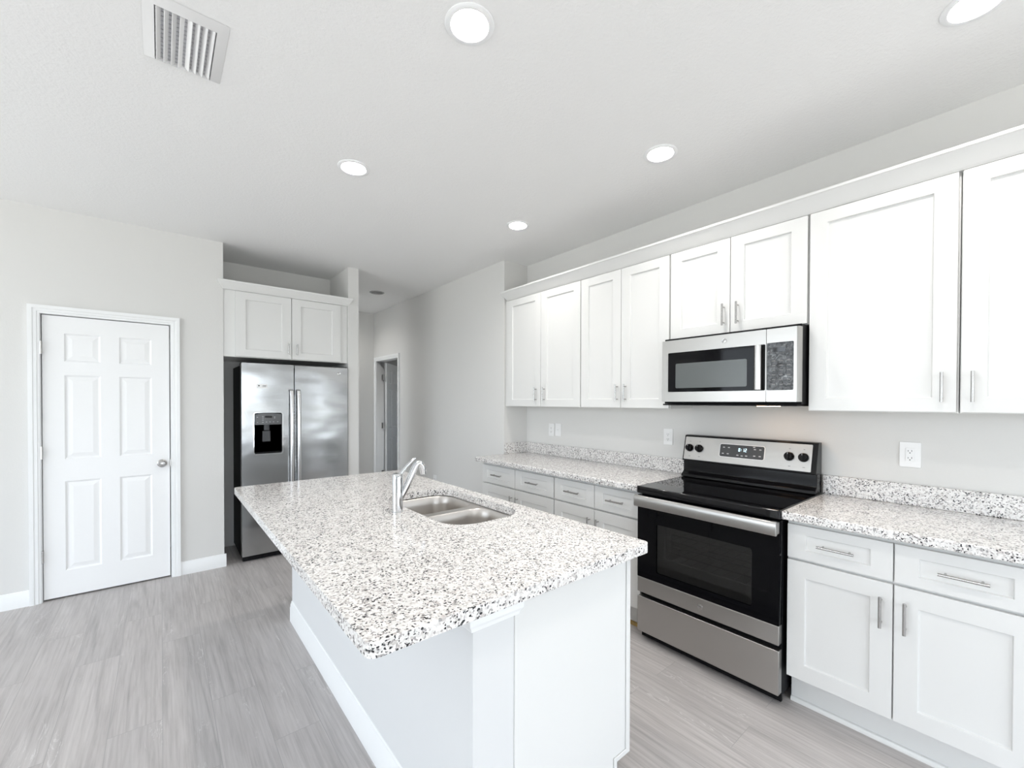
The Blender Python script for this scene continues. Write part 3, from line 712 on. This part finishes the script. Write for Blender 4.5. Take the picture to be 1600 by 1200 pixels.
# ------------------------------------------------------------------ range
rg = thing('range', (2.5, 1.106, 0), 'freestanding electric range with a black glass oven door and stainless front', 'stove')
g0, g1 = .727, 1.484
GX = 2.192
bd = MB().box(GX+.042, 2.795, g0+.002, g0+.03, .045, .876).box(GX+.042, 2.795, g1-.03, g1-.002, .045, .876).box(2.66, 2.795, g0+.03, g1-.03, .045, .876)
bd.box(GX+.042, 2.66, g0+.03, g1-.03, .045, .40).box(GX+.042, 2.66, g0+.03, g1-.03, .73, .876)
obj('range_body', bd, BLACKM, rg)
obj('oven_cavity', MB().box(2.62, 2.659, g0+.031, g1-.031, .401, .729).box(GX+.05, 2.62, g0+.031, g1-.031, .401, .405), MIDGREY, rg)
for z in (.50, .615):
    rk = MB()
    for k in range(3): rk.tube([(2.26+k*.12, g0+.05, z), (2.26+k*.12, g1-.05, z)], .004, 6)
    for k in range(12): yy = g0+.06+k*(g1-g0-.12)/11; rk.tube([(2.26, yy, z+.004), (2.60, yy, z+.004)], .002, 6)
    obj('oven_rack', rk, NICKEL, rg)
for yy in (g0+.05, g1-.05): obj('levelling_foot', MB().lathe([(.02, .0005), (.02, .012), (.009, .014), (.009, .0445)], (2.34, yy, 0), seg=14), BLACKM, rg)
obj('kick_strip', MB().box(GX+.045, GX+.06, g0+.004, g1-.004, .012, .0445), BLACKM, rg)
obj('storage_drawer', MB().prism('x', rrect(g0+.001, g1-.001, .058, .266, .004), GX, GX+.041), STEEL, rg, bevel=.003, label='stainless lower drawer')
od = obj('oven_door', ring(g0+.001, g1-.001, .382, .868, .846, 1.360, .432, .712, GX, GX+.040, .004, .012), GLASSD, rg, bevel=.002, label='black glass oven door')
obj('door_band', MB().prism('x', rrect(g0+.001, g1-.001, .291, .3815, .004), GX, GX+.040), STEEL, od, bevel=.003, label='stainless band below the glass')
obj('oven_window', MB().box(GX+.006, GX+.010, .8462, 1.3598, .4322, .7118), OVENGLASS, od, label='dark see-through oven window')
wf = MB(); ow, iw = rrect(.846, 1.360, .432, .712, .012), rrect(.852, 1.302, .535, .706, .006)
obj('window_frame', ring(.8465, 1.3595, .4325, .7115, .855, 1.302, .520, .706, GX+.0102, GX+.016, .01, .008), BLACK, od)
hh = MB(); lp = []
for k in range(15):
    u = g0+.002+(g1-g0-.004)*k/14; e_ = min(1, min(k, 14-k)/1.0)
    xf = GX-.046; lp.append([(xf+.004, u, .806), (xf, u, .812), (xf, u, .858), (xf+.006, u, .870), (xf+.016, u, .872), (xf+.022, u, .866), (xf+.020, u, .812), (xf+.014, u, .806)])
hh.loft(lp)
for u in (g0+.002, g1-.032): hh.box(GX-.028, GX-.0005, u, u+.030, .812, .866)
obj('door_handle', hh, STEEL, od, bevel=.002, label='wide flat stainless handle')
emblem('x', GX, -1, 1.098, .337, .014, od, NICKEL, NICKEL)
cooktop = MB().prism('z', rrect(GX-.012, 2.72, g0-.004, g1+.002, .012), .878, .9195)
ck = obj('cooktop', cooktop, GLASSB, rg, bevel=.006, segs=3, label='black ceramic glass cooktop')
# backguard
bgd = MB()
pr = [(2.715, .9205), (2.690, .9225), (2.694, .940), (2.712, .950), (2.722, .960), (2.724, 1.026), (2.703, 1.028), (2.743, 1.192), (2.752, 1.196), (2.800, 1.196), (2.800, .9205)]
bgd.prism('y', pr, g0, g1+.002)
bk = obj('backguard', bgd, BLACK, rg, bevel=.003, label='black raised backguard')
def slant(u, v, d=0):                    # point on the leaning face: v = height above its foot
    a = math.atan2(.040, .164)
    return (2.703+v*sin(a)-d*cos(a), u, 1.028+v*cos(a)+d*sin(a))
def sl_poly(mb, poly, d0, d1):
    mb.loft([[slant(u, v, d0) for u, v in poly], [slant(u, v, d1) for u, v in poly]]); return mb
cp_ = obj('control_panel', sl_poly(MB(), rrect(g0+.024, g1-.008, .010, .160, .005), .0003, .004), STEEL, bk, label='stainless control panel')
obj('display_bezel', sl_poly(MB(), rrect(.984, 1.246, .046, .132, .012), .0042, .0048), PLATE, cp_)
obj('display', sl_poly(MB(), rrect(.988, 1.242, .050, .128, .010), .0049, .0062), DKGREY, cp_, label='dark digital display')
SEG = {'8': 'abcdefg', '1': 'bc', '2': 'abged'}
dg = MB()
def seg(c, u, v, w=.009, h=.020, t=.0021):                # characters read toward -y
    b_ = {'a': (0, w, h-t, h), 'd': (0, w, 0, t), 'g': (0, w, h/2-t/2, h/2+t/2), 'f': (0, t, h/2, h), 'e': (0, t, 0, h/2), 'b': (w-t, w, h/2, h), 'c': (w-t, w, 0, h/2)}
    for k in SEG[c]:
        a0, a1, c0, c1 = b_[k]; sl_poly(dg, [(u-a0, v+c0), (u-a1, v+c0), (u-a1, v+c1), (u-a0, v+c1)], .0064, .0068)
seg('8', 1.131, .089); seg('1', 1.108, .089); seg('2', 1.094, .089)
for v in (.094, .101): sl_poly(dg, [(1.1155, v), (1.1135, v), (1.1135, v+.0025), (1.1155, v+.0025)], .0064, .0068)
obj('clock_digits', dg, DIGIT, cp_, label='glowing clock digits')
pp = MB()
for u, v in ((1.225, .105), (1.195, .105), (1.228, .066), (1.198, .066), (1.14, .062), (1.115, .060), (1.09, .062), (1.045, .066), (1.015, .066), (1.045, .105), (1.015, .105), (1.05, .118)):
    sl_poly(pp, [(u, v), (u-.012, v), (u-.012, v+.006), (u, v+.006)], .0064, .0067)
obj('display_print', pp, PRINT, cp_)
pp = MB()
for u in (1.441, 1.376, .859, .789):
    for du, dv, w in ((.004, .128, .008), (.002, .030, .012), (-.020, .085, .005), (.026, .085, .005)):
        sl_poly(pp, [(u+du, dv), (u+du-w, dv), (u+du-w, dv+.004), (u+du, dv+.004)], .0041, .0044)
obj('panel_print', pp, FADED, cp_)
for u in (1.441, 1.376, .859, .789):
    kb = MB(); v = .086
    kb.loft([[slant(u+r*cos(t*pi/14), v+r*sin(t*pi/14), d) for t in range(28)] for r, d in ((.025, .0042), (.025, .010), (.022, .014), (.021, .026), (.019, .029))])
    kb.loft([[slant(u+a, v+c, d) for a, c in ((-.005, -.020), (.005, -.020), (.005, .020), (-.005, .020))] for d in (.0285, .038)])
    k_ = obj('knob', kb, BLACK, cp_, bevel=.001)
    obj('pointer_mark', MB().loft([[slant(u+a, v+c, d) for a, c in ((-.001, .008), (.001, .008), (.001, .019), (-.001, .019))] for d in (.0382, .0386)]), PRINT, k_)

# ------------------------------------------------------------------ outlets and switch
def plate(ax, n, u, v, kind, label, cat, w=.072, h=.116):
    t = thing('wall_outlet' if kind != 'switch' else 'wall_switch', (n, u, v), label, cat)
    p_ = obj('cover_plate', MB().prism('x', rrect(u-w/2, u+w/2, v-h/2, v+h/2, .004), n-.006, n-.0005), PLATE, t, bevel=.0015)
    obj('insert' if kind != 'switch' else 'rocker', MB().prism('x', rrect(u-.0165, u+.0165, v-.033, v+.033, .002), n-.0085, n-.0062), PLATE, t, bevel=.001)
    s_ = MB()
    if kind != 'switch':
        for dz in (-.017, .017):
            s_.box(n-.0090, n-.0086, u-.0075, u-.0055, v+dz-.002, v+dz+.006); s_.box(n-.0090, n-.0086, u+.0055, u+.0075, v+dz-.002, v+dz+.005)
            s_.lathe([(.0024, -.0086), (.0024, -.0090)], (n, u, v+dz-.008), 'x', 10)
        obj('slot_holes', s_, SLOT, t)
    else:
        s_.box(n-.0090, n-.0086, u-.012, u+.012, v-.001, v+.001); obj('rocker_line', s_, PRINT, t)
plate('x', XR, 2.843, 1.156, 'outlet', 'left of the two white wall plates under the leftmost wall cabinet', 'outlet')
plate('x', XR, 2.756, 1.160, 'switch', 'right of the two white wall plates under the leftmost wall cabinet, a rocker switch', 'switch')
plate('x', XR, 1.655, 1.167, 'outlet', 'white outlet on the wall just left of the range backguard', 'outlet')
plate('x', XR, .372, 1.162, 'outlet', 'white outlet on the wall right of the range, above the granite', 'outlet', .078, .122)
plate('x', HX, 4.518, .480, 'outlet', 'small white outlet low on the hall wall, just beyond the island sink', 'outlet')
